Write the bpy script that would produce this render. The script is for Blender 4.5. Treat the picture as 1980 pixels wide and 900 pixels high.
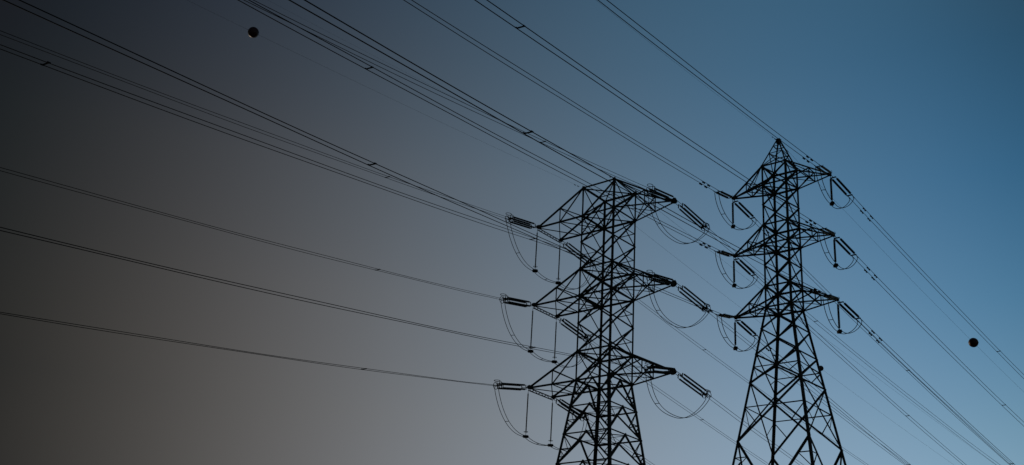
import bpy, bmesh, math, random
from mathutils import Vector, Matrix

random.seed(7)
for _o in list(bpy.data.objects):
    bpy.data.objects.remove(_o)
SC = bpy.context.scene
COL = SC.collection
R = math.radians

# ------------------------------------------------------------------ camera
PITCH, ROLL, FOCAL = 0.410867, 0.0664419, 2178.289      # focal in pixels of a 1980 px wide frame
EYE = Vector((0, 0, 1.6))
fwd = Vector((0, math.cos(PITCH), math.sin(PITCH)))
rgt = Vector((1, 0, 0))
upv = rgt.cross(fwd)
r2 = math.cos(ROLL) * rgt + math.sin(ROLL) * upv
u2 = -math.sin(ROLL) * rgt + math.cos(ROLL) * upv
cam = bpy.data.cameras.new('camera')
camo = bpy.data.objects.new('camera', cam)
COL.objects.link(camo)
camo.matrix_world = Matrix(((r2.x, u2.x, -fwd.x, EYE.x), (r2.y, u2.y, -fwd.y, EYE.y),
                            (r2.z, u2.z, -fwd.z, EYE.z), (0, 0, 0, 1)))
cam.sensor_width = 36.0
cam.lens = FOCAL * 36.0 / 1980.0
cam.clip_start = 0.1
cam.clip_end = 20000
SC.camera = camo

# ------------------------------------------------------------------ sky: Nishita graded towards dusk on one side
SUN_EL, SUN_AZ = 6.0, -29.0
world = bpy.data.worlds.new('World')
SC.world = world
world.use_nodes = True
nt = world.node_tree
L = nt.links.new
bg = nt.nodes['Background']
sky = nt.nodes.new('ShaderNodeTexSky')
sky.sky_type = 'NISHITA'
sky.sun_disc = False
sky.sun_elevation = R(SUN_EL)
sky.sun_rotation = R(SUN_AZ)
sky.air_density = 1.0
sky.dust_density = 1.0
sky.ozone_density = 1.0
AZS = [-34, -31, -28.5, -26, -23.5, -21, -18.5, -16, -13.5, -11, -8.5, -6, -3, 0, 3, 6, 9, 12, 15, 18, 21, 24, 27, 30, 33]
ROWS = [8, 14, 20, 26, 32, 38]
TINT = [[[0.0031, 0.0045, 0.0101], [0.0027, 0.0041, 0.0093], [0.0027, 0.004, 0.0092], [0.0042, 0.0062, 0.0142], [0.0079, 0.0114, 0.0246], [0.0143, 0.02, 0.0411], [0.0243, 0.0333, 0.0654], [0.0401, 0.0534, 0.0998], [0.0631, 0.0818, 0.1463], [0.0952, 0.1199, 0.2068], [0.1382, 0.1704, 0.2823], [0.1908, 0.2307, 0.3715], [0.2695, 0.319, 0.4997], [0.3603, 0.4202, 0.6475], [0.4631, 0.535, 0.8135], [0.5709, 0.6575, 0.9918], [0.6794, 0.7842, 1.1764], [0.7818, 0.9086, 1.3564], [0.8708, 1.0238, 1.5243], [0.9531, 1.1318, 1.6606], [1.0065, 1.2122, 1.7553], [1.0442, 1.2701, 1.7845], [1.0515, 1.2887, 1.7417], [1.0637, 1.3004, 1.6871], [1.1253, 1.3625, 1.7584]], [[0.0062, 0.0087, 0.0148], [0.0057, 0.0081, 0.0141], [0.0059, 0.0089, 0.0155], [0.011, 0.0151, 0.0252], [0.0189, 0.0247, 0.0396], [0.0311, 0.039, 0.06], [0.0489, 0.0593, 0.0879], [0.0749, 0.0883, 0.1257], [0.1107, 0.1272, 0.1744], [0.1563, 0.176, 0.2343], [0.2138, 0.2366, 0.3071], [0.2815, 0.3077, 0.3922], [0.3743, 0.4056, 0.5101], [0.478, 0.5172, 0.6462], [0.5804, 0.6337, 0.7944], [0.6807, 0.7554, 0.9528], [0.7645, 0.8708, 1.1121], [0.8336, 0.9795, 1.2663], [0.878, 1.0718, 1.4033], [0.8944, 1.1405, 1.5101], [0.8817, 1.1814, 1.5721], [0.84, 1.1862, 1.5765], [0.7702, 1.1493, 1.5095], [0.7244, 1.118, 1.4414], [0.764, 1.1686, 1.4979]], [[0.0138, 0.0199, 0.0276], [0.0129, 0.019, 0.0268], [0.0143, 0.0205, 0.0289], [0.0242, 0.0313, 0.0429], [0.0383, 0.0464, 0.0618], [0.0579, 0.0672, 0.0868], [0.0845, 0.0948, 0.1192], [0.119, 0.1303, 0.1598], [0.1629, 0.1753, 0.2104], [0.217, 0.2306, 0.2719], [0.2795, 0.2954, 0.3445], [0.3485, 0.3686, 0.4277], [0.4377, 0.4673, 0.543], [0.5266, 0.5732, 0.6715], [0.61, 0.6827, 0.8114], [0.6799, 0.7909, 0.958], [0.7291, 0.8903, 1.1029], [0.7538, 0.975, 1.2387], [0.7515, 1.0387, 1.354], [0.7197, 1.0733, 1.4354], [0.6616, 1.0747, 1.4715], [0.5793, 1.0359, 1.4473], [0.4797, 0.9557, 1.3541], [0.4153, 0.8934, 1.2683], [0.4359, 0.9304, 1.3146]], [[0.0243, 0.0336, 0.0424], [0.0233, 0.0327, 0.0418], [0.0254, 0.0351, 0.0448], [0.0399, 0.0497, 0.0622], [0.059, 0.0688, 0.0843], [0.0835, 0.0932, 0.112], [0.1144, 0.1243, 0.1466], [0.1524, 0.1628, 0.1891], [0.1963, 0.2085, 0.2399], [0.2473, 0.2629, 0.3], [0.3032, 0.3249, 0.3699], [0.3624, 0.3944, 0.4495], [0.4335, 0.4848, 0.5571], [0.5007, 0.5808, 0.6765], [0.5563, 0.6759, 0.8028], [0.5986, 0.7679, 0.933], [0.6215, 0.8494, 1.0598], [0.621, 0.9126, 1.1724], [0.5992, 0.9545, 1.2632], [0.5533, 0.9649, 1.3166], [0.4881, 0.9399, 1.3224], [0.4083, 0.8779, 1.2697], [0.32, 0.778, 1.1519], [0.2641, 0.7012, 1.0492], [0.277, 0.7294, 1.0865]], [[0.0409, 0.0416, 0.0552], [0.0401, 0.041, 0.0548], [0.04, 0.0435, 0.0581], [0.0453, 0.0583, 0.0771], [0.0632, 0.077, 0.1003], [0.0852, 0.1005, 0.1287], [0.1115, 0.1294, 0.1629], [0.1424, 0.1646, 0.204], [0.1773, 0.2061, 0.2522], [0.2149, 0.2537, 0.3079], [0.2559, 0.3083, 0.3723], [0.2973, 0.3681, 0.444], [0.3468, 0.4464, 0.5401], [0.3915, 0.5279, 0.6439], [0.4299, 0.6106, 0.7536], [0.4574, 0.6876, 0.8619], [0.4725, 0.755, 0.9638], [0.4731, 0.8059, 1.0489], [0.46, 0.836, 1.1091], [0.4319, 0.8375, 1.1315], [0.3923, 0.8079, 1.1081], [0.3431, 0.7441, 1.0302], [0.2872, 0.6455, 0.8939], [0.252, 0.5702, 0.782], [0.2634, 0.5915, 0.808]], [[0.0616, 0.0519, 0.0646], [0.0609, 0.0516, 0.0643], [0.0608, 0.0515, 0.0678], [0.0613, 0.0592, 0.0879], [0.0619, 0.0764, 0.112], [0.0739, 0.098, 0.141], [0.0942, 0.1246, 0.1755], [0.118, 0.1571, 0.2165], [0.1444, 0.1952, 0.2638], [0.1731, 0.2392, 0.318], [0.2035, 0.289, 0.3793], [0.2352, 0.3445, 0.4474], [0.2731, 0.4167, 0.5369], [0.3087, 0.4925, 0.6323], [0.342, 0.5705, 0.7314], [0.3696, 0.6447, 0.8274], [0.39, 0.7093, 0.9126], [0.4038, 0.7607, 0.9804], [0.4092, 0.7913, 1.0196], [0.4067, 0.7958, 1.021], [0.3973, 0.77, 0.9761], [0.3817, 0.7103, 0.8791], [0.3627, 0.6189, 0.7325], [0.353, 0.5474, 0.6168], [0.367, 0.5655, 0.6351]]]
BACK = (0.16, 0.22, 0.28)
tc = nt.nodes.new('ShaderNodeTexCoord')
sep = nt.nodes.new('ShaderNodeSeparateXYZ')
L(tc.outputs['Generated'], sep.inputs[0])
def mth(op, a, b=None, c=None):
    n = nt.nodes.new('ShaderNodeMath')
    n.operation = op
    for i, v in enumerate((a, b, c)):
        if v is None:
            continue
        if isinstance(v, (int, float)):
            n.inputs[i].default_value = v
        else:
            L(v, n.inputs[i])
    return n.outputs[0]
az = mth('ARCTAN2', sep.outputs[0], sep.outputs[1])
azf = mth('ADD', mth('DIVIDE', az, 2 * math.pi / 3), 0.5)      # the ramps span -60..60 degrees
el = mth('MULTIPLY', mth('ARCSINE', sep.outputs[2]), 180 / math.pi)
prev = None
for i, row in enumerate(TINT):
    rn = nt.nodes.new('ShaderNodeValToRGB')
    rp = rn.color_ramp
    rp.interpolation = 'B_SPLINE'
    stops = [(-60, BACK), (-45, tuple(0.6 * v + 0.3 * b for v, b in zip(row[0], BACK)))] + list(zip(AZS, row)) + [(60, BACK)]
    while len(rp.elements) < len(stops):
        rp.elements.new(0.5)
    for e, (a, c) in zip(rp.elements, stops):
        e.position = a / 120 + 0.5
    for e, (a, c) in zip(rp.elements, stops):
        e.color = (c[0] / 2, c[1] / 2, c[2] / 2, 1)
    L(azf, rn.inputs[0])
    if prev is None:
        prev = rn.outputs[0]
    else:
        mr = nt.nodes.new('ShaderNodeMapRange')
        mr.inputs[1].default_value = ROWS[i - 1]
        mr.inputs[2].default_value = ROWS[i]
        L(el, mr.inputs[0])
        mx = nt.nodes.new('ShaderNodeMix')
        mx.data_type = 'RGBA'
        L(mr.outputs[0], mx.inputs[0])
        L(prev, mx.inputs[6])
        L(rn.outputs[0], mx.inputs[7])
        prev = mx.outputs[2]
vm = nt.nodes.new('ShaderNodeVectorMath')
vm.operation = 'MULTIPLY'
L(sky.outputs[0], vm.inputs[0])
L(prev, vm.inputs[1])
vs = nt.nodes.new('ShaderNodeVectorMath')
vs.operation = 'SCALE'
vs.inputs[3].default_value = 2.0
L(vm.outputs[0], vs.inputs[0])
L(vs.outputs[0], bg.inputs[0])
bg.inputs[1].default_value = 0.1

sl = bpy.data.lights.new('sun', 'SUN')
sl.energy = 0.8
sl.angle = R(0.5)
sl.color = (1.0, 0.78, 0.58)
slo = bpy.data.objects.new('sun', sl)
COL.objects.link(slo)
sd = Vector((math.sin(R(SUN_AZ)) * math.cos(R(SUN_EL)), math.cos(R(SUN_AZ)) * math.cos(R(SUN_EL)), math.sin(R(SUN_EL))))
slo.rotation_euler = sd.to_track_quat('Z', 'Y').to_euler()
slo.location = (0, 0, 80)
SC.view_settings.view_transform = 'Standard'
SC.view_settings.look = 'None'
SC.view_settings.exposure = 0.0
SC.view_settings.gamma = 1.0
SC.view_settings.use_curve_mapping = False
SC.render.engine = 'CYCLES'

# ------------------------------------------------------------------ materials
def mat(name, col, rough=0.6, metal=0.0, spec=0.5, var=0.35, scale=3.0, bump=0.0):
    m = bpy.data.materials.new(name)
    m.use_nodes = True
    t = m.node_tree
    b = t.nodes['Principled BSDF']
    b.inputs['Roughness'].default_value = rough
    b.inputs['Metallic'].default_value = metal
    b.inputs['Specular IOR Level'].default_value = spec
    co = t.nodes.new('ShaderNodeTexCoord')
    n = t.nodes.new('ShaderNodeTexNoise')
    n.inputs['Scale'].default_value = scale
    n.inputs['Detail'].default_value = 6
    t.links.new(co.outputs['Object'], n.inputs['Vector'])
    rp = t.nodes.new('ShaderNodeValToRGB')
    rp.color_ramp.elements[0].position = 0.3
    rp.color_ramp.elements[1].position = 0.7
    rp.color_ramp.elements[0].color = (*[c * (1 - var) for c in col], 1)
    rp.color_ramp.elements[1].color = (*[c * (1 + var) for c in col], 1)
    t.links.new(n.outputs['Fac'], rp.inputs[0])
    t.links.new(rp.outputs[0], b.inputs['Base Color'])
    if bump:
        bp = t.nodes.new('ShaderNodeBump')
        bp.inputs['Strength'].default_value = bump
        t.links.new(n.outputs['Fac'], bp.inputs['Height'])
        t.links.new(bp.outputs[0], b.inputs['Normal'])
    return m

M_STEEL = mat('dark_weathered_steel', (0.05, 0.045, 0.04), 0.75, 0.0, 0.2, 0.5, 1.2)
M_FIT = mat('dark_fitting_steel', (0.03, 0.029, 0.028), 0.8, 0.0, 0.12, 0.3, 12.0)
M_WIRE = mat('weathered_aluminium_wire', (0.018, 0.018, 0.019), 0.9, 0.0, 0.03, 0.2, 8.0)
M_INS = mat('brown_insulator', (0.03, 0.016, 0.011), 0.35, 0.0, 0.4, 0.25, 6.0)
M_RUB = mat('grey_polymer_insulator', (0.035, 0.03, 0.03), 0.5, 0.0, 0.35, 0.2, 6.0)
M_BALL = mat('dark_red_fibreglass', (0.07, 0.009, 0.006), 0.55, 0.0, 0.5, 0.25, 3.0)
M_CONC = mat('concrete', (0.3, 0.29, 0.27), 0.9, 0.0, 0.3, 0.2, 3.0, 0.2)
M_GND = mat('dry_grass_ground', (0.07, 0.075, 0.035), 0.95, 0.0, 0.2, 0.5, 0.15, 0.3)

# ------------------------------------------------------------------ helpers
def obj(name, bm, m, parent=None, smooth=False):
    me = bpy.data.meshes.new(name)
    bm.normal_update()
    bm.to_mesh(me)
    bm.free()
    me.materials.append(m)
    if smooth:
        for p in me.polygons:
            p.use_smooth = True
    o = bpy.data.objects.new(name, me)
    COL.objects.link(o)
    o.parent = parent
    return o

def tag(o, label, cat, group=None):
    o['label'] = label
    o['category'] = cat
    if group:
        o['group'] = group
    return o

def thing(name, label, cat, loc=(0, 0, 0), group=None):
    o = bpy.data.objects.new(name, None)
    COL.objects.link(o)
    o.location = loc
    o.empty_display_size = 0.3
    return tag(o, label, cat, group)

def dup(root):
    r = root.copy()
    COL.objects.link(r)
    for ch in root.children:
        c = ch.copy()
        COL.objects.link(c)
        c.parent = r
        for g in ch.children:
            d = g.copy()
            COL.objects.link(d)
            d.parent = c
    return r

def angle_bar(bm, a, b, w, n=None, t=None, corner=False):
    """Rolled steel angle from a to b. n: direction the first flange's outer face looks along."""
    a, b = Vector(a), Vector(b)
    x = (b - a)
    if x.length < 1e-6:
        return
    x.normalize()
    n = Vector(n) if n is not None else Vector((0, 0, 1))
    n = n - x * n.dot(x)
    if n.length < 1e-4:
        n = x.orthogonal()
    n.normalize()
    s = x.cross(n)
    t = t or max(0.012, w * 0.1)
    # profile in (s, n): flange 1 in the s direction facing n, flange 2 going inward (-n)
    if corner:
        pr = [(0, 0), (w, 0), (w, -t), (t, -t), (t, -w), (0, -w)]
    else:
        pr = [(-w / 2, 0), (w / 2, 0), (w / 2, -t), (-w / 2 + t, -t), (-w / 2 + t, -w * 0.8), (-w / 2, -w * 0.8)]
    v = []
    for p in (a, b):
        v.append([bm.verts.new(p + s * q[0] + n * q[1]) for q in pr])
    k = len(pr)
    for i in range(k):
        j = (i + 1) % k
        bm.faces.new((v[0][i], v[0][j], v[1][j], v[1][i]))
    bm.faces.new(v[0][::-1])
    bm.faces.new(v[1])

def box(bm, c, sx, sy, sz, X=None, Y=None):
    """box centred at c with half axes sx X, sy Y, sz Z"""
    X = Vector(X) if X is not None else Vector((1, 0, 0))
    X.normalize()
    Y = Vector(Y) if Y is not None else Vector((0, 1, 0))
    Y = (Y - X * Y.dot(X)).normalized()
    Z = X.cross(Y)
    vs = [bm.verts.new(Vector(c) + X * sx * i + Y * sy * j + Z * sz * k) for i in (-1, 1) for j in (-1, 1) for k in (-1, 1)]
    for f in ((0, 1, 3, 2), (4, 6, 7, 5), (0, 4, 5, 1), (2, 3, 7, 6), (0, 2, 6, 4), (1, 5, 7, 3)):
        bm.faces.new([vs[i] for i in f])

def plate(bm, c, n, r, t=0.02, sides=8, rot=0.39):
    """gusset plate: thin irregular polygon prism facing n"""
    n = Vector(n).normalized()
    u = n.orthogonal().normalized()
    w = n.cross(u)
    rr = [r * (0.85 + 0.3 * random.random()) for _ in range(sides)]
    ring = [[bm.verts.new(Vector(c) + n * o + (u * math.cos(2 * math.pi * i / sides + rot) + w * math.sin(2 * math.pi * i / sides + rot)) * rr[i])
             for i in range(sides)] for o in (-t / 2, t / 2)]
    bm.faces.new(ring[0][::-1])
    bm.faces.new(ring[1])
    for i in range(sides):
        j = (i + 1) % sides
        bm.faces.new((ring[0][i], ring[0][j], ring[1][j], ring[1][i]))

def tube(bm, pts, r, sides=6, cap=True):
    pts = [Vector(p) for p in pts]
    rings = []
    ref = None
    for i, p in enumerate(pts):
        d = (pts[min(i + 1, len(pts) - 1)] - pts[max(i - 1, 0)]).normalized()
        if ref is None:
            ref = d.orthogonal().normalized()
        ref = (ref - d * ref.dot(d)).normalized()
        q = d.cross(ref)
        rad = r[i] if isinstance(r, (list, tuple)) else r
        rings.append([bm.verts.new(p + (ref * math.cos(2 * math.pi * k / sides) + q * math.sin(2 * math.pi * k / sides)) * rad) for k in range(sides)])
    for a, b in zip(rings, rings[1:]):
        for k in range(sides):
            j = (k + 1) % sides
            bm.faces.new((a[k], a[j], b[j], b[k]))
    if cap:
        bm.faces.new(rings[0][::-1])
        bm.faces.new(rings[-1])

def lathe_x(bm, prof, sides=12, o=(0, 0, 0)):
    """revolve (x, r) profile round the local x axis"""
    rings = []
    for x, r in prof:
        rings.append([bm.verts.new((o[0] + x, o[1] + r * math.cos(2 * math.pi * k / sides), o[2] + r * math.sin(2 * math.pi * k / sides))) for k in range(sides)])
    for a, b in zip(rings, rings[1:]):
        for k in range(sides):
            j = (k + 1) % sides
            bm.faces.new((a[k], b[k], b[j], a[j]))
    bm.faces.new(rings[0])
    bm.faces.new(rings[-1][::-1])

def lathe_z(bm, prof, sides=12, o=(0, 0, 0)):
    rings = []
    for z, r in prof:
        rings.append([bm.verts.new((o[0] + r * math.cos(2 * math.pi * k / sides), o[1] + r * math.sin(2 * math.pi * k / sides), o[2] + z)) for k in range(sides)])
    for a, b in zip(rings, rings[1:]):
        for k in range(sides):
            j = (k + 1) % sides
            bm.faces.new((a[k], a[j], b[j], b[k]))
    bm.faces.new(rings[0][::-1])
    bm.faces.new(rings[-1])

# ------------------------------------------------------------------ ground
bm = bmesh.new()
N = 60
rad = [0, 6, 12, 20, 30, 45, 65, 90, 120, 160, 220, 320, 500, 900, 1800, 4000, 9000]
prev_ring = None
for ri, rr in enumerate(rad):
    ring = []
    for k in range(N):
        a = 2 * math.pi * k / N
        x, y = rr * math.cos(a), rr * math.sin(a)
        z = 0.0 if rr < 10 else 0.05 * math.sin(x * 0.13) * math.cos(y * 0.11)
        ring.append(bm.verts.new((x, y, z)))
        if rr == 0:
            break
    if prev_ring is not None:
        for k in range(N):
            j = (k + 1) % N
            if len(prev_ring) == 1:
                bm.faces.new((prev_ring[0], ring[k], ring[j]))
            else:
                bm.faces.new((prev_ring[k], ring[k], ring[j], prev_ring[j]))
    prev_ring = ring
g = obj('ground', bm, M_GND)
g['kind'] = 'structure'

# ------------------------------------------------------------------ lattice towers
def lerp(a, b, t):
    return a + (b - a) * t

class Tower:
    pass

def make_tower(spec):
    T = Tower()
    c = Vector((spec['x'], spec['y'], 0))
    yaw = spec['yaw']
    ux = Vector((math.cos(yaw), math.sin(yaw), 0))
    uy = Vector((-math.sin(yaw), math.cos(yaw), 0))
    z = spec['z']
    zw = z[5]
    h0, tap, fl = spec['w'] / 2, spec['tap'], spec['flare']
    def half(zz):
        if zz >= zw:
            return h0 * (1 + tap * (z[0] - zz) / 30)
        return h0 * (1 + tap * (z[0] - zw) / 30) + fl * (zw - zz)
    SG = ((-1, -1), (1, -1), (1, 1), (-1, 1))
    org = c.copy()
    def nd(k, zz):
        h = half(zz)
        return Vector((0, 0, zz)) + ux * SG[k][0] * h + uy * SG[k][1] * h    # relative to the tower base
    root = thing('transmission_tower', spec['label'], 'power tower', c, 'steel lattice towers of the power lines')
    T.root, T.nd, T.ux, T.uy, T.c, T.z = root, nd, ux, uy, c, z
    levels = spec['levels']                   # all leg nodes from the top to the ground
    lw, lwf = spec['leg'], spec['leg_flare']
    FN = (-uy, ux, uy, -ux)                   # outward normals of faces AB, BC, CD, DA
    # ---- legs: real angle section with its corner outward, splice plates and step bolts
    for k in range(4):
        bm = bmesh.new()
        # corner angle section following the leg
        def sect(zz, w):
            P = nd(k, zz)
            sx, sy = -SG[k][0], -SG[k][1]
            t = w * 0.11
            pr = [(0, 0), (w, 0), (w, t), (t, t), (t, w), (0, w)]
            return [bm.verts.new(P + ux * sx * a + uy * sy * b) for a, b in pr]
        zz = [z[0], zw, zw, 0.0]
        for za, zb, w in ((z[0] + 0.05, zw - 0.15, lw), (zw + 0.1, 0.25, lwf)):
            ra, rb = sect(za, w), sect(zb, w)
            for i in range(6):
                j = (i + 1) % 6
                bm.faces.new((ra[i], ra[j], rb[j], rb[i]))
            bm.faces.new(ra)
            bm.faces.new(rb[::-1])
        for i, zz in enumerate(levels[:-1]):
            P = nd(k, zz)
            big = zz in spec['z']
            r = spec['gusset'] * (1.0 if big else 0.62)
            plate(bm, P - ux * SG[k][0] * r * 0.5 + uy * SG[k][1] * 0.012, uy, r, 0.02)
            plate(bm, P - uy * SG[k][1] * r * 0.5 + ux * SG[k][0] * 0.012, ux, r, 0.02)
        if k == 3:
            zz = z[0]
            s = 1
            while zz > 3:
                P = nd(k, zz)
                d = (ux * SG[k][0] if s > 0 else uy * SG[k][1])
                tube(bm, [P, P + d * 0.15], 0.009, 5)
                zz -= 0.45
                s = -s
        obj('leg', bm, M_STEEL, root)
        bm = bmesh.new()
        B = nd(k, 0)
        box(bm, B + Vector((0, 0, 0.05)), 0.55, 0.55, 0.35, ux, uy)
        obj('footing', bm, M_CONC, root)
    # ---- face bracing
    bw = spec['brace']
    for f in range(4):
        a, b = f, (f + 1) % 4
        n = FN[f]
        bm = bmesh.new()
        def bar(p, q, w, off=0.0):
            angle_bar(bm, p + n * off, q + n * off, w, n)
        for za, zb, kind in spec['panels']:
            A0, B0, A1, B1 = nd(a, za), nd(b, za), nd(a, zb), nd(b, zb)
            sc = max(1.0, (za - zb) / 3.0)
            w = bw * (1.15 if kind != 'x' else 1.0)
            if kind[0] == 'x':
                bar(A0, B1, w, -0.03)
                bar(B0, A1, w, -0.03 - w * 0.3)
                # crossing centre
                wa, wb = (A0 - B0).length, (A1 - B1).length
                tt = wa / (wa + wb)
                X = lerp(A0, B1, tt)
                if len(kind) > 1:            # redundant struts
                    zc = X.z
                    La, Lb = nd(a, zc), nd(b, zc)
                    bar(La, X, w * 0.6, -0.08)
                    bar(Lb, X, w * 0.6, -0.08)
                    bar(La, lerp(X, A1, 0.5), w * 0.5, -0.08)
                    bar(Lb, lerp(X, B1, 0.5), w * 0.5, -0.08)
                    if kind == 'xrr':
                        bar(La, lerp(X, A0, 0.5), w * 0.45, -0.08)
                elif spec['thin']:
                    side = (a + int(za)) % 2
                    La = nd(a if side else b, X.z)
                    bar(La, X, 0.085, -0.08)
            elif kind[0] == 'k':
                mid = lerp(A0, B0, 0.5)
                bar(A1, mid, w, -0.03)
                bar(B1, mid, w, -0.04)
                for P1, P0, in ((A1, A0), (B1, B0)):
                    m = lerp(P1, mid, 0.5)
                    lm = lerp(P1, P0, 0.5)
                    bar(lm, m, w * 0.5, -0.08)
                    bar(P0, m, w * 0.5, -0.08)
                    m2 = lerp(P1, mid, 0.25)
                    lm2 = lerp(P1, P0, 0.25)
                    bar(lm2, m2, w * 0.35, -0.08)
                    bar(lm, m2, w * 0.35, -0.08)
                plate(bm, mid - n * 0.05, n, spec['gusset'] * 0.9, 0.02)
            elif kind == 'w':                 # long diagonals falling from the legs to the middle of the girt below
                mid = lerp(A1, B1, 0.5)
                for P0, P1, o_ in ((A0, A1, -0.03), (B0, B1, -0.04)):
                    bar(P0, mid, w * 1.25, o_)
                    for q0, q1 in ((0.3, 0.3), (0.62, 0.62)):
                        bar(lerp(P0, P1, q0), lerp(P0, mid, q1), w * 0.55, -0.08)
                        bar(lerp(P0, P1, q0 + 0.3), lerp(P0, mid, q1), w * 0.5, -0.08)
        for zz in spec['horiz']:
            bar(nd(a, zz), nd(b, zz), bw * (1.25 if zz in z else 0.9), -0.005)
        obj('face_bracing', bm, M_STEEL, root)
    # ---- plan bracing
    for zz in spec['plan']:
        bm = bmesh.new()
        P = [nd(k, zz) - Vector((0, 0, 0.06)) for k in range(4)]
        if zz >= zw:
            angle_bar(bm, P[0], P[2], bw * 0.75)
            angle_bar(bm, P[1] - Vector((0, 0, 0.05)), P[3] - Vector((0, 0, 0.05)), bw * 0.75)
        else:
            m = [lerp(P[k], P[(k + 1) % 4], 0.5) for k in range(4)]
            for k in range(4):
                angle_bar(bm, m[k], m[(k + 1) % 4], bw * 0.6)
            angle_bar(bm, m[0], m[2], bw * 0.45)
            angle_bar(bm, m[1] - Vector((0, 0, .05)), m[3] - Vector((0, 0, .05)), bw * 0.45)
        obj('plan_bracing', bm, M_STEEL, root)
    # ---- crossarms
    T.tips = {}
    for i in range(3):
        zt, zb = z[2 * i], z[2 * i + 1]
        for side in (-1, 1):
            bm = bmesh.new()
            k1, k2 = (0, 3) if side < 0 else (1, 2)
            t1, t2, b1, b2 = nd(k1, zt), nd(k2, zt), nd(k1, zb), nd(k2, zb)
            reach = spec['armL'] if side < 0 else spec['armR']
            ctr = Vector((0, 0, zb)) + ux * side * reach
            if side < 0 and spec['boxarm']:
                e1, e2 = ctr - uy * h0, ctr + uy * h0
            else:
                e1, e2 = ctr - uy * 0.12, ctr + uy * 0.12
            T.tips[(i, side)] = (c + (e1 if (side < 0 and spec['boxarm']) else ctr), c + (e2 if (side < 0 and spec['boxarm']) else ctr))
            cw = spec['chord']
            out = ux * side
            for p, q, nn in ((t1, e1, -uy), (t2, e2, uy), (b1, e1, -uy), (b2, e2, uy)):
                angle_bar(bm, p, q, cw, nn)
            ts = spec['armdiv']
            pt1 = [t1] + [lerp(t1, e1, s) for s in ts]
            pt2 = [t2] + [lerp(t2, e2, s) for s in ts]
            pb1 = [b1] + [lerp(b1, e1, s) for s in ts]
            pb2 = [b2] + [lerp(b2, e2, s) for s in ts]
            pt1.append(e1); pt2.append(e2); pb1.append(e1); pb2.append(e2)
            m = bw * 0.6
            for j in range(1, len(ts) + 1):
                for pt, pb, nn in ((pt1, pb1, -uy), (pt2, pb2, uy)):
                    off = nn * -0.03
                    angle_bar(bm, pt[j] + off, pb[j] + off, m, nn)
                    angle_bar(bm, pt[j - 1] + off, pb[j] + off, m * 1.2, nn)
                    if j == 1:
                        angle_bar(bm, pt[j] + off * 2, pb[j - 1] + off * 2, m * 1.2, nn)
                dz = Vector((0, 0, 0.03))
                angle_bar(bm, pt1[j] - dz, pt2[j] - dz, m)
                angle_bar(bm, pb1[j] + dz, pb2[j] + dz, m)
                angle_bar(bm, pb1[j] + dz * 2, pb2[j - 1] + dz * 2, m)
                angle_bar(bm, pb2[j] + dz * 3, pb1[j - 1] + dz * 3, m)
                angle_bar(bm, pt1[j - 1] - dz * 2, pt2[j] - dz * 2, m * 0.8)
            if side < 0 and spec['boxarm']:
                # bottom cross diagonals and little lattice beam between the two tips
                angle_bar(bm, pb1[-2], e2, m)
                angle_bar(bm, e1, pb2[-2], m)
                lo = Vector((0, 0, -0.34))
                angle_bar(bm, e1, e2, 0.13, out)
                angle_bar(bm, e1 + lo * 0.9, e2 + lo * 0.9, 0.13, out)
                nseg = 8
                for q in range(nseg):
                    p0 = lerp(e1, e2, q / nseg) + (lo * 0.9 if q % 2 else Vector())
                    p1 = lerp(e1, e2, (q + 1) / nseg) + (Vector() if q % 2 else lo * 0.9)
                    angle_bar(bm, p0, p1, 0.09, out)
            else:
                pass
            arm = obj('crossarm', bm, M_STEEL, root)
            # end plates where the strings hang
            ends = (e1, e2) if (side < 0 and spec['boxarm']) else (ctr,)
            for e in ends:
                bm = bmesh.new()
                s = spec['tip'] * (1.0 if (side < 0 or not spec['boxarm']) else 1.45)
                plate(bm, e - out * s * 0.5 + Vector((0, 0, 0.05)), uy, s, 0.03)
                plate(bm, e - out * s * 0.4 - Vector((0, 0, 0.04)), Vector((0, 0, 1)), s * 0.9, 0.03)
                plate(bm, e - out * s * 0.4 + uy * 0.2 + Vector((0, 0, 0.03)), uy, s * 0.7, 0.03)
                plate(bm, e - out * s * 0.4 - uy * 0.2 + Vector((0, 0, 0.03)), uy, s * 0.7, 0.03)
                obj('end_plate', bm, M_STEEL, arm)
    # ---- top
    if spec['peak']:
        ap = Vector((0, 0, spec['peak']))
        bm = bmesh.new()
        q = 0.16
        Z0, Z1 = z[0], spec['peak']
        def pk(k, t):
            return lerp(nd(k, Z0), ap + ux * SG[k][0] * q + uy * SG[k][1] * q, t)
        for k in range(4):
            angle_bar(bm, pk(k, 0), pk(k, 1), 0.15, FN[k])
        for t0, t1 in ((0, 0.5), (0.5, 0.78)):
            for k in range(4):
                j = (k + 1) % 4
                n = FN[k]
                if t0 == 0:
                    angle_bar(bm, pk(k, t0), pk(j, t1), 0.09, n)
                    angle_bar(bm, pk(j, t0) - n * .03, pk(k, t1) - n * .03, 0.09, n)
                angle_bar(bm, pk(k, t1), pk(j, t1), 0.09, n)
        box(bm, ap - Vector((0, 0, 0.1)), 0.19, 0.19, 0.22, ux, uy)
        box(bm, ap + Vector((0, 0, 0.16)), 0.24, 0.24, 0.03, ux, uy)
        obj('tower_peak', bm, M_STEEL, root)
    else:
        for k in range(4):
            bm = bmesh.new()
            P = nd(k, z[0])
            box(bm, P + Vector((0, 0, 0.06)), 0.05, 0.05, 0.12, ux, uy)
            tube(bm, [P + Vector((0, 0, 0.1)), P + Vector((0, 0, 0.32))], 0.025, 6)
            obj('earthwire_bracket', bm, M_STEEL, root)
    return T

def mids(a, b, n):
    return [a + (b - a) * i / n for i in range(n + 1)]

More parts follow.
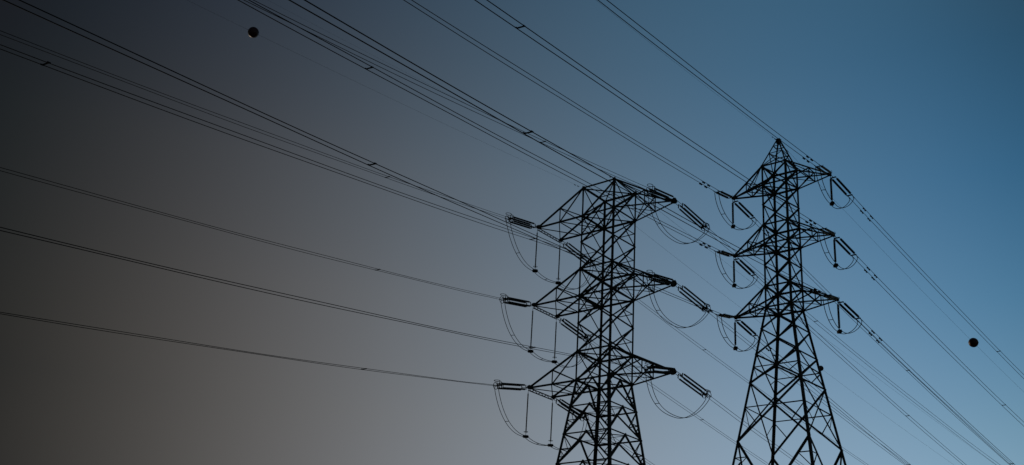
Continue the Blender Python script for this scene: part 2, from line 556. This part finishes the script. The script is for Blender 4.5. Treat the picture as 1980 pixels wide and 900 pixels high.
zl = [60.777, 57.115, 50.382, 47.051, 40.357, 37.013]
ml1, ml2 = (57.115 + 50.382) / 2, (47.051 + 40.357) / 2
left_levels = [zl[0], zl[1], ml1, zl[2], zl[3], ml2, zl[4], zl[5], 33.974, 30.836, 27.52, 22.5, 16.5, 9.0, 0.0]
left_spec = dict(x=11.3315, y=121.360, yaw=-0.708836, w=4.6, tap=-0.01297, flare=0.131, z=zl, levels=left_levels,
    leg=0.21, leg_flare=0.31, brace=0.172, chord=0.19, gusset=0.23, tip=0.28, thin=True, boxarm=True, peak=None,
    armL=8.921, armR=9.156, armdiv=(0.5,),
    panels=[(zl[0], zl[1], 'x'), (zl[1], ml1, 'x'), (ml1, zl[2], 'x'), (zl[2], zl[3], 'x'), (zl[3], ml2, 'x'), (ml2, zl[4], 'x'),
            (zl[4], zl[5], 'x'), (zl[5], 33.974, 'k'), (33.974, 30.836, 'k'), (30.836, 27.52, 'k'), (27.52, 22.5, 'k'),
            (22.5, 16.5, 'k'), (16.5, 9.0, 'k'), (9.0, 0.3, 'k')],
    horiz=[zl[0], zl[1], zl[2], zl[3], zl[4], zl[5], 33.974, 30.836, 27.52, 22.5, 16.5, 9.0],
    plan=[zl[0], zl[1], zl[2], zl[3], zl[4], zl[5], 33.974, 30.836, 27.52, 16.5],
    label='wide-armed lattice tower of the nearer line, flat topped, centre of the photo')
TL = make_tower(left_spec)

zr = [57.061, 54.886, 50.316, 48.141, 43.506, 41.291]
mr1, mr2 = (zr[1] + zr[2]) / 2, (zr[3] + zr[4]) / 2
right_levels = [zr[0], zr[1], mr1, zr[2], zr[3], mr2, zr[4], zr[5], 38.977, 36.265, 33.303, 27.457, 22.0, 11.0, 0.0]
right_spec = dict(x=27.7489, y=105.6932, yaw=-0.697293, w=2.8, tap=0.0227, flare=0.162, z=zr, levels=right_levels,
    leg=0.20, leg_flare=0.25, brace=0.15, chord=0.155, gusset=0.17, tip=0.22, thin=False, boxarm=False, peak=60.353,
    armL=5.555, armR=5.561, armdiv=(0.52,),
    panels=[(zr[0], zr[1], 'x'), (zr[1], mr1, 'x'), (mr1, zr[2], 'x'), (zr[2], zr[3], 'x'), (zr[3], mr2, 'x'), (mr2, zr[4], 'x'),
            (zr[4], zr[5], 'x'), (zr[5], 38.977, 'x'), (38.977, 36.265, 'x'), (36.265, 33.303, 'xr'), (33.303, 27.457, 'xr'),
            (27.457, 22.0, 'w'), (22.0, 11.0, 'k'), (11.0, 0.3, 'k')],
    horiz=[zr[0], zr[1], zr[2], zr[3], zr[4], zr[5], 22.0, 11.0],
    plan=[zr[1], zr[3], zr[5], 22.0, 11.0],
    label='slender lattice tower with pointed peak, right of the flat-topped tower')
TR = make_tower(right_spec)

# ------------------------------------------------------------------ line geometry (azimuth, slope, curvature per conductor)
WIRES = {'LiL1': (-2.12802, -0.23169, 0.0003078), 'LiL2': (-2.12416, -0.22401, 0.0003078), 'LiL3': (-2.13111, -0.21359, 0.0003078),
'LiR1': (-2.14052, -0.24044, 0.0003078), 'LiR2': (-2.12946, -0.23417, 0.0003078), 'LiR3': (-2.1374, -0.21657, 0.0003078),
'LoL1': (0.81049, -0.17061, 0.000361), 'LoL2': (0.82652, -0.16978, 0.000361), 'LoL3': (0.83048, -0.19384, 0.000361),
'LoR1': (0.81304, -0.15161, 0.000361), 'LoR2': (0.8114, -0.1679, 0.000361), 'LoR3': (0.81742, -0.17584, 0.000361),
'RiL1': (-2.12397, -0.21185, 0.0001886), 'RiL2': (-2.12549, -0.19854, 0.0001886), 'RiL3': (-2.10739, -0.19331, 0.0001886),
'RiR1': (-2.11933, -0.24461, 0.0001886), 'RiR2': (-2.1219, -0.22188, 0.0001886), 'RiR3': (-2.10791, -0.21479, 0.0001886),
'RoR1': (0.82856, -0.14969, 0.0003854), 'RoR2': (0.83128, -0.15549, 0.0003854), 'RoR3': (0.82879, -0.16762, 0.0003854),
'RoL1': (0.84193, -0.1715, 0.0003854), 'RoL2': (0.85401, -0.15544, 0.0003854), 'RoL3': (0.86291, -0.14422, 0.0003854)}
SLEN = {'Li': 6.9, 'Lo': 6.4, 'Ri': 4.5, 'Ro': 4.6}
SSLO = {'Li': 0.24, 'Lo': 0.17, 'Ri': 0.26, 'Ro': 0.155}
TNAME = {'L': 'flat-topped tower', 'R': 'pointed tower'}
LEVEL = {1: 'top', 2: 'middle', 3: 'bottom'}
SIDE = {'L': 'left', 'R': 'right'}
WAY = {'i': 'towards upper left', 'o': 'towards lower right'}
SEP = {'L': 0.5, 'R': 0.45}

# ------------------------------------------------------------------ insulator strings
def insulator_prof(x0, x1, core, shed, pitch, thick):
    pr = [(x0 - 0.18, 0.028), (x0 - 0.02, 0.035), (x0, core)]
    n = int((x1 - x0) / pitch)
    for i in range(n):
        x = x0 + (i + 0.5) * (x1 - x0) / n
        s = shed * (0.82 if (i % 2 and thick < 0.02) else 1.0)
        pr += [(x - pitch * 0.28, core), (x, s), (x + thick, s), (x + thick + pitch * 0.12, core)]
    pr += [(x1, core), (x1 + 0.02, 0.035), (x1 + 0.18, 0.028)]
    return pr

def ring_pts(c, a, b, u, v, n=22, arc=1.0, start=0.0):
    return [Vector(c) + Vector(u) * a * math.cos(start + arc * 2 * math.pi * i / n) + Vector(v) * b * math.sin(start + arc * 2 * math.pi * i / n) for i in range(n + 1)]

def proto_left(Ls):
    t = thing('tension_insulator_string', 'x', 'insulator', (0, 0, 0), 'tension insulator strings of the flat-topped tower')
    xs, xe = 1.35, Ls - 0.75
    for y in (-0.27, 0.27):
        for zz in (-0.24, 0.24):
            bm = bmesh.new()
            lathe_x(bm, insulator_prof(xs, xe, 0.075, 0.11, 0.085, 0.016), 8, (0, y, zz))
            obj('insulator_rod', bm, M_RUB, t)
    # two links from the arm to the tower-end yokes
    for y in (-0.27, 0.27):
        bm = bmesh.new()
        tube(bm, [(0, y * 0.8, 0), (0.98, y, 0)], 0.035, 6)
        obj('link', bm, M_FIT, t)
        bm = bmesh.new()
        box(bm, (1.05, y, 0), 0.07, 0.02, 0.27)
        for e in (-1, 1):
            tube(bm, [(1.05, y, e * 0.24), (1.3, y, e * 0.24)], 0.03, 6)
        obj('yoke_plate', bm, M_FIT, t)
    bm = bmesh.new()
    box(bm, (Ls - 0.45, 0, 0), 0.12, 0.36, 0.03)
    box(bm, (Ls - 0.5, -0.27, 0), 0.08, 0.02, 0.32)
    box(bm, (Ls - 0.5, 0.27, 0), 0.08, 0.02, 0.32)
    obj('yoke_plate', bm, M_FIT, t)
    for y in (-0.25, 0.25):
        bm = bmesh.new()
        tube(bm, [(Ls - 0.4, y, 0), (Ls + 0.45, y, 0.0)], 0.05, 8)
        tube(bm, [(Ls - 0.05, y, 0), (Ls + 0.1, y, -0.14), (Ls + 0.12, y, -0.3)], 0.035, 6)
        obj('dead_end_clamp', bm, M_FIT, t)
        # racket shaped grading ring round each pair of rods, standing off above the line end
        bm = bmesh.new()
        s = 1 if y > 0 else -1
        tube(bm, ring_pts((Ls - 0.25, y + 0.1 * s, 0.02), 0.46, 0.36, (1, 0, 0.12), (0, 0.12, 1), 24), 0.034, 6)
        tube(bm, [(Ls - 0.45, y, 0.05), (Ls - 0.3, y + 0.15 * s, 0.44)], 0.02, 5)
        obj('grading_ring', bm, M_FIT, t)
    bm = bmesh.new()
    tube(bm, ring_pts((Ls - 0.05, 0, 0.55), 0.48, 0.26, (1, 0, 0.1), (0, 1, 0.1), 24), 0.034, 6)
    tube(bm, [(Ls - 0.35, -0.1, 0.05), (Ls - 0.3, -0.2, 0.52)], 0.022, 5)
    tube(bm, [(Ls - 0.35, 0.1, 0.05), (Ls - 0.3, 0.2, 0.52)], 0.022, 5)
    obj('arcing_horn', bm, M_FIT, t)
    return t

def proto_right(Ls):
    t = thing('tension_insulator_string', 'x', 'insulator', (0, 0, 0), 'tension insulator strings of the pointed tower')
    xs, xe = 0.95, Ls - 0.62
    for y in (-0.24, 0.24):
        bm = bmesh.new()
        lathe_x(bm, insulator_prof(xs, xe, 0.075, 0.118, 0.12, 0.04), 12, (0, y, 0))
        obj('insulator_discs', bm, M_INS, t)
    bm = bmesh.new()
    tube(bm, [(0, 0, 0), (0.55, 0, 0)], 0.035, 6)
    obj('link', bm, M_FIT, t)
    for x in (0.62, Ls - 0.3):
        bm = bmesh.new()
        box(bm, (x, 0, 0), 0.07, 0.31, 0.035)
        obj('yoke_plate', bm, M_FIT, t)
    for y in (-0.225, 0.225):
        bm = bmesh.new()
        tube(bm, [(Ls - 0.3, y, 0), (Ls + 0.45, y, 0)], 0.042, 8)
        tube(bm, [(Ls - 0.05, y, 0), (Ls + 0.1, y, -0.1), (Ls + 0.12, y, -0.26)], 0.03, 6)
        obj('dead_end_clamp', bm, M_FIT, t)
    bm = bmesh.new()
    tube(bm, [(0.62, 0.3, 0), (0.75, 0.36, 0.05), (1.1, 0.38, 0.16)], 0.018, 5)
    tube(bm, [(Ls - 0.3, 0.3, 0), (Ls - 0.45, 0.36, 0.05), (Ls - 0.8, 0.38, 0.16)], 0.018, 5)
    obj('arcing_horn', bm, M_FIT, t)
    return t

ENDS = {}
first = {}
for g in ('Li', 'Lo', 'Ri', 'Ro'):
    for s in 'LR':
        for i in (1, 2, 3):
            key = g + s + str(i)
            phi = WIRES[key][0]
            Tw = TL if g[0] == 'L' else TR
            tip = Tw.tips[(i - 1, -1 if s == 'L' else 1)][0 if g[1] == 'i' else 1]
            if g not in first:
                first[g] = proto_left(SLEN[g]) if g[0] == 'L' else proto_right(SLEN[g] + (0.35 if g == 'Ri' else 0))
                o = first[g]
            else:
                o = dup(first[g])
            hl = SLEN[g]
            slo_ = SSLO[g]
            o.location = tip
            o.rotation_euler = (0, math.atan(slo_), phi)
            tl = math.hypot(1, slo_)
            d = Vector((math.cos(phi), math.sin(phi), -slo_)) / tl
            ENDS[key] = tip + d * hl
            kind = 'thin' if g[0] == 'L' else 'stout'
            o['label'] = '%s insulator string, %s %s arm of the %s, %s' % (kind, LEVEL[i], SIDE[s], TNAME[g[0]], WAY[g[1]])

# ------------------------------------------------------------------ twin conductors
def wire_point(key, E, s):
    phi, a, b = WIRES[key]
    return E + Vector((math.cos(phi) * s, math.sin(phi) * s, a * s + b * s * s))

WR = {'L': 0.024, 'R': 0.026}
SPACERS = {'Li': (23.0, 72.3, 120.0, 168.0), 'Lo': (26.0, 108.0, 160.0, 215.0), 'Ri': (57.3, 112.0, 165.0), 'Ro': (40.8, 95.0, 150.0, 205.0, 260.0)}
SPAN = {'i': 190.0, 'o': 330.0}
for key in WIRES:
    g = key[:2]
    i = int(key[3])
    E = ENDS[key]
    phi = WIRES[key][0]
    n = Vector((-math.sin(phi), math.cos(phi), 0))
    t = thing('twin_conductor', 'twin wires from the %s %s arm of the %s %s' % (LEVEL[i], SIDE[key[2]], TNAME[g[0]], WAY[g[1]]),
              'power line', E, 'twin conductors of the power lines')
    sep = SEP[g[0]]
    P = lambda s: wire_point(key, Vector((0, 0, 0)), s)
    ss = [0.0]
    while ss[-1] < SPAN[g[1]]:
        ss.append(ss[-1] + 3.0)
    for sg in (-1, 1):
        bm = bmesh.new()
        sag = lambda s: -0.04 * math.sin(s * 0.11 + sg + i) ** 2 if s > 3 else 0
        tube(bm, [P(s) + n * sg * sep / 2 + Vector((0, 0, sag(s))) for s in ss], WR[g[0]], 6)
        obj('wire', bm, M_WIRE, t)
        dl = {'Li': (), 'Lo': (), 'Ri': (3.0, 4.4), 'Ro': (2.6, 4.3)}[g]
        for q in dl:
            q = q + (0.35 if sg > 0 else 0)
            bm = bmesh.new()
            dx = (P(q + 0.3) - P(q - 0.3)).normalized()
            c0 = P(q) + n * sg * sep / 2
            dn = Vector((0, 0, -0.12))
            box(bm, c0 + dn * 0.5, 0.03, 0.02, 0.09, dx, n)
            tube(bm, [c0 + dn - dx * 0.24, c0 + dn + dx * 0.24], 0.012, 5)
            for e in (-1, 1):
                tube(bm, [c0 + dn + dx * e * 0.14, c0 + dn + dx * e * 0.31], [0.08, 0.065], 8)
            obj('vibration_damper', bm, M_FIT, t)
    extra = ()
    for q in SPACERS[g] + extra:
        if q > SPAN[g[1]]:
            continue
        q += 0 if q < 100 else random.uniform(-3, 3)
        if key == 'LiR2' and q < 30:
            q = 24.4
        bm = bmesh.new()
        c0 = P(q)
        dx = (P(q + 0.3) - P(q - 0.3)).normalized()
        box(bm, c0 + Vector((0, 0, -0.02)), 0.035, sep / 2, 0.03, dx, n)
        for e in (-1, 1):
            tube(bm, [c0 + n * e * sep / 2 - dx * 0.09, c0 + n * e * sep / 2 + dx * 0.09], 0.042, 8)
        obj('spacer', bm, M_FIT, t)

# ------------------------------------------------------------------ jumper loops and their hangers
def bez(a, b, c, d, n=10):
    return [a * (1 - t) ** 3 + b * 3 * t * (1 - t) ** 2 + c * 3 * t * t * (1 - t) + d * t ** 3 for t in [k / n for k in range(n + 1)]]

first_h = {}
def hanger(kind, at, drop, label):
    if kind not in first_h:
        t = thing('jumper_hanger', 'x', 'insulator', (0, 0, 0), 'hanging insulators that steady the jumper loops, %s' % TNAME[kind])
        first_h[kind] = t
        bm = bmesh.new()
        if kind == 'L':
            pr = insulator_prof(0.65, drop - 0.35, 0.06, 0.09, 0.09, 0.014)
            lathe_x(bm, pr, 8)
            for v in bm.verts:
                v.co = Vector((v.co.z, v.co.y, -v.co.x))
            obj('insulator_rod', bm, M_RUB, t)
            bm = bmesh.new()
            tube(bm, [(0, 0, 0), (0, 0, -0.5)], 0.02, 5)
            tube(bm, [(0, 0, -drop + 0.2), (0, 0, -drop)], 0.022, 5)
            obj('link', bm, M_FIT, t)
            bm = bmesh.new()
            tube(bm, ring_pts((0, 0, -drop + 0.42), 0.24, 0.24, (1, 0, 0), (0, 1, 0), 16), 0.02, 5)
            tube(bm, [(-0.24, 0, -drop + 0.42), (0.24, 0, -drop + 0.42)], 0.012, 4)
            obj('grading_ring', bm, M_FIT, t)
            bm = bmesh.new()
            box(bm, (0, 0, -drop - 0.12), 0.26, 0.28, 0.11)
            for e in (-1, 1):
                tube(bm, [(-0.34, 0.2 * e, -drop - 0.12), (0.34, 0.2 * e, -drop - 0.12)], 0.07, 8)
            obj('jumper_weight', bm, M_FIT, t)
        else:
            pr = insulator_prof(0.42, drop - 0.3, 0.08, 0.115, 0.12, 0.04)
            lathe_x(bm, pr, 12)
            for v in bm.verts:
                v.co = Vector((v.co.z, v.co.y, -v.co.x))
            obj('insulator_discs', bm, M_INS, t)
            bm = bmesh.new()
            tube(bm, [(0, 0, 0), (0, 0, -0.3)], 0.025, 5)
            tube(bm, [(0, 0, -drop + 0.15), (0, 0, -drop)], 0.022, 5)
            obj('link', bm, M_FIT, t)
            bm = bmesh.new()
            box(bm, (0, 0, -drop - 0.08), 0.1, 0.27, 0.04)
            for e in (-1, 1):
                lathe_x(bm, [(-0.2, 0.09), (-0.16, 0.17), (-0.03, 0.17), (-0.02, 0.1), (0.02, 0.1), (0.03, 0.17), (0.16, 0.17), (0.2, 0.09)], 10, (0, 0.13 * e, -drop - 0.08))
            obj('jumper_weight', bm, M_FIT, t)
    else:
        t = dup(first_h[kind])
    t.location = at
    t['label'] = label
    return t

for tw, Tw in (('L', TL), ('R', TR)):
    for s in 'LR':
        for i in (1, 2, 3):
            ki, ko = tw + 'i' + s + str(i), tw + 'o' + s + str(i)
            tip_i, tip_o = Tw.tips[(i - 1, -1 if s == 'L' else 1)]
            pi_, po_ = WIRES[ki][0], WIRES[ko][0]
            di = Vector((math.cos(pi_), math.sin(pi_), 0))
            do = Vector((math.cos(po_), math.sin(po_), 0))
            jv = random.uniform(-0.22, 0.18)
            A = ENDS[ki] + di * (0.45 if tw == 'R' else 0.12) + Vector((0, 0, -0.3))
            B = ENDS[ko] + do * 0.12 + Vector((0, 0, -0.3))
            down = Vector((0, 0, -1))
            if tw == 'L' and s == 'L':
                drop = 5.5
                C1, C2 = tip_i + down * (drop + 0.15), tip_o + down * (drop + 0.15)
                u = (C2 - C1).normalized()
                pts = bez(A, A + down * (2.7 + jv) - di * 1.1, C1 - u * 2.6 + down * 0.35, C1, 14)
                pts += bez(C1, C1 + u * 1.2 + down * 0.55, C2 - u * 1.5 + down * 0.45, C2, 8)[1:]
                pts += bez(C2, C2 + u * 2.6 + down * 0.7, B + down * 3.4 - do * 0.5, B, 14)[1:]
                for nm, tp, side_ in (('outer', tip_i, 'upper left'), ('inner', tip_o, 'lower right')):
                    hanger('L', tp + down * 0.05, drop, 'thin vertical insulator rod under the %s corner of the %s left arm, flat-topped tower' % (side_, LEVEL[i]))
            elif tw == 'L':
                C = tip_i + down * (4.75 + jv) + Tw.uy * 0.3
                u = Tw.uy
                pts = bez(A, A + down * (2.8 + jv) - di * 0.6, C - u * 3.0 + down * 0.2, C, 14)
                pts += bez(C, C + u * 2.6 - down * 0.2 + down * 0.1, B + down * 1.5 - do * 1.2, B, 14)[1:]
            else:
                drop = 3.12
                C = tip_i + down * (drop + 0.1)
                u = Tw.uy
                pts = bez(A, A + down * 1.7 - di * 0.2, C - u * 1.3 + down * 0.1, C, 12)
                pts += bez(C, C + u * 1.5 + down * (0.42 + jv), B + down * 1.0 - do * 0.7, B, 14)[1:]
                hanger('R', tip_i + down * 0.08, drop, 'stout vertical insulator under the tip of the %s %s arm, pointed tower' % (LEVEL[i], SIDE[s]))
            t = thing('jumper_loop', 'drooping pair of jumper wires below the %s %s arm of the %s' % (LEVEL[i], SIDE[s], TNAME[tw]), 'jumper cable',
                      pts[len(pts) // 2], 'jumper loops under the crossarms')
            base = pts[len(pts) // 2]
            pts = [p - base for p in pts]
            sep = SEP[tw] - 0.02
            ref = Tw.ux * 1.0
            fan = []
            for k in range(len(pts)):
                f = k / (len(pts) - 1)
                na = Vector((math.sin(pi_), -math.cos(pi_), 0))
                nb = Vector((-math.sin(po_), math.cos(po_), 0))
                nn = na.lerp(nb, f)
                fan.append(nn.normalized() * (sep / 2))
            for sg in (-1, 1):
                bm = bmesh.new()
                tube(bm, [p + q * sg for p, q in zip(pts, fan)], 0.034, 6)
                obj('wire', bm, M_WIRE, t)
            for fq in ((0.2, 0.5) if (tw == 'L' and s == 'L') else (0.28, 0.62) if tw == 'L' else (0.26,)):
                k = int(fq * (len(pts) - 1))
                bm = bmesh.new()
                dx = (pts[k + 1] - pts[k - 1]).normalized()
                box(bm, pts[k], 0.025, sep / 2 + 0.02, 0.02, dx, fan[k])
                for e in (-1, 1):
                    tube(bm, [pts[k] + fan[k] * e - dx * 0.05, pts[k] + fan[k] * e + dx * 0.05], 0.032, 6)
                obj('spacer', bm, M_FIT, t)

# ------------------------------------------------------------------ earth wires
def nd_abs(Tw, k):
    return Tw.c + Tw.nd(k, Tw.z[0])
PEAK = TR.c + Vector((0, 0, 60.353))
EW = [
    (nd_abs(TL, 0), (-2.1305, -0.2141, 0.0001773), 'i', 'faint earth wire carrying a ball, rising from the left corner of the flat-topped tower'),
    (nd_abs(TL, 1), (-2.1305, -0.2141, 0.0001773), 'i', 'hair-thin earth wire rising to upper left from the highest corner of the flat-topped tower'),
    (nd_abs(TL, 3), (0.8197, -0.134, 0.0002294), 'o', 'hair-thin earth wire passing behind the pointed tower with a small ball on it'),
    (nd_abs(TL, 2), (0.8192, -0.1072, 0.0001306), 'o', 'faint earth wire falling to lower right from the flat-topped tower, without a ball'),
    (PEAK, (-2.1204, -0.2404, 0.0002713), 'i', 'hair-thin earth wire rising to upper left from the peak of the pointed tower'),
    (PEAK, (0.8405, -0.1397, 0.0003096), 'o', 'hair-thin earth wire falling to lower right from the peak, carrying the red ball'),
]
for j, (E, prm, way, lab) in enumerate(EW):
    WIRES['tmp'] = prm
    t = thing('earth_wire', lab, 'earth wire', E, 'thin earth wires along the tower tops')
    P = lambda s: wire_point('tmp', Vector((0, 0, 0)), s)
    bm = bmesh.new()
    tube(bm, [P(s) for s in range(0, 196 if way == 'i' else 340, 4)], (0.0065 if j != 1 else 0.004) if way == 'i' else 0.011, 5)
    obj('wire', bm, M_WIRE, t)
    for q in ((1.2, 2.0) if j != 1 else (1.2,)):
        bm = bmesh.new()
        dx = (P(q + .3) - P(q - .3)).normalized()
        c0 = P(q)
        dn = Vector((0, 0, -0.08))
        box(bm, c0 + dn * 0.5, 0.02, 0.015, 0.06, dx, Vector((0, 0, 1)).cross(dx))
        for e in (-1, 1):
            tube(bm, [c0 + dn + dx * e * 0.02, c0 + dn + dx * e * 0.12], 0.008, 5)
            tube(bm, [c0 + dn + dx * e * 0.1, c0 + dn + dx * e * 0.2], [0.04, 0.03], 8)
        obj('vibration_damper', bm, M_FIT, t)

def marker_ball(j, s, r, lab):
    E, prm, way, _ = EW[j]
    WIRES['tmp'] = prm
    p = wire_point('tmp', E, s)
    d = (wire_point('tmp', E, s + 1) - p).normalized()
    t = thing('marker_ball', lab, 'marker ball', p, 'aerial warning balls on the earth wires')
    t.rotation_euler = d.to_track_quat('X', 'Z').to_euler()
    for up in (1, -1):
        bm = bmesh.new()
        nseg, nr = 40, 14
        rings = []
        for a in range(nr + 1):
            th = math.pi / 2 * a / nr
            if a == nr:
                rings.append([bm.verts.new((0, 0, up * r))])
            else:
                rings.append([bm.verts.new((r * math.cos(th) * math.cos(2 * math.pi * k / nseg), r * math.cos(th) * math.sin(2 * math.pi * k / nseg), up * (0.004 + r * math.sin(th)))) for k in range(nseg)])
        for a in range(nr):
            for k in range(nseg):
                q = (k + 1) % nseg
                if a == nr - 1:
                    f = (rings[a][k], rings[a][q], rings[a + 1][0])
                else:
                    f = (rings[a][k], rings[a][q], rings[a + 1][q], rings[a + 1][k])
                bm.faces.new(f if up > 0 else f[::-1])
        obj('half_shell', bm, M_BALL, t, True)
    bm = bmesh.new()
    lathe_z(bm, [(-0.02, r * 0.96), (-0.018, r * 1.03), (0.018, r * 1.03), (0.02, r * 0.96)], 40)
    obj('flange', bm, M_BALL, t)
    for e in (-1, 1):
        bm = bmesh.new()
        tube(bm, [(e * r * 0.97, 0, 0), (e * (r + 0.16), 0, 0)], 0.03, 8)
        obj('wire_clamp', bm, M_FIT, t)

marker_ball(0, 54.93, 0.42, 'dark red warning ball high on a faint wire, upper left of the sky')
marker_ball(5, 55.03, 0.65, 'dark red warning ball on the faint wire at the right edge of the sky')
marker_ball(2, 54.63, 0.42, 'small dark red warning ball beside the right leg of the pointed tower')
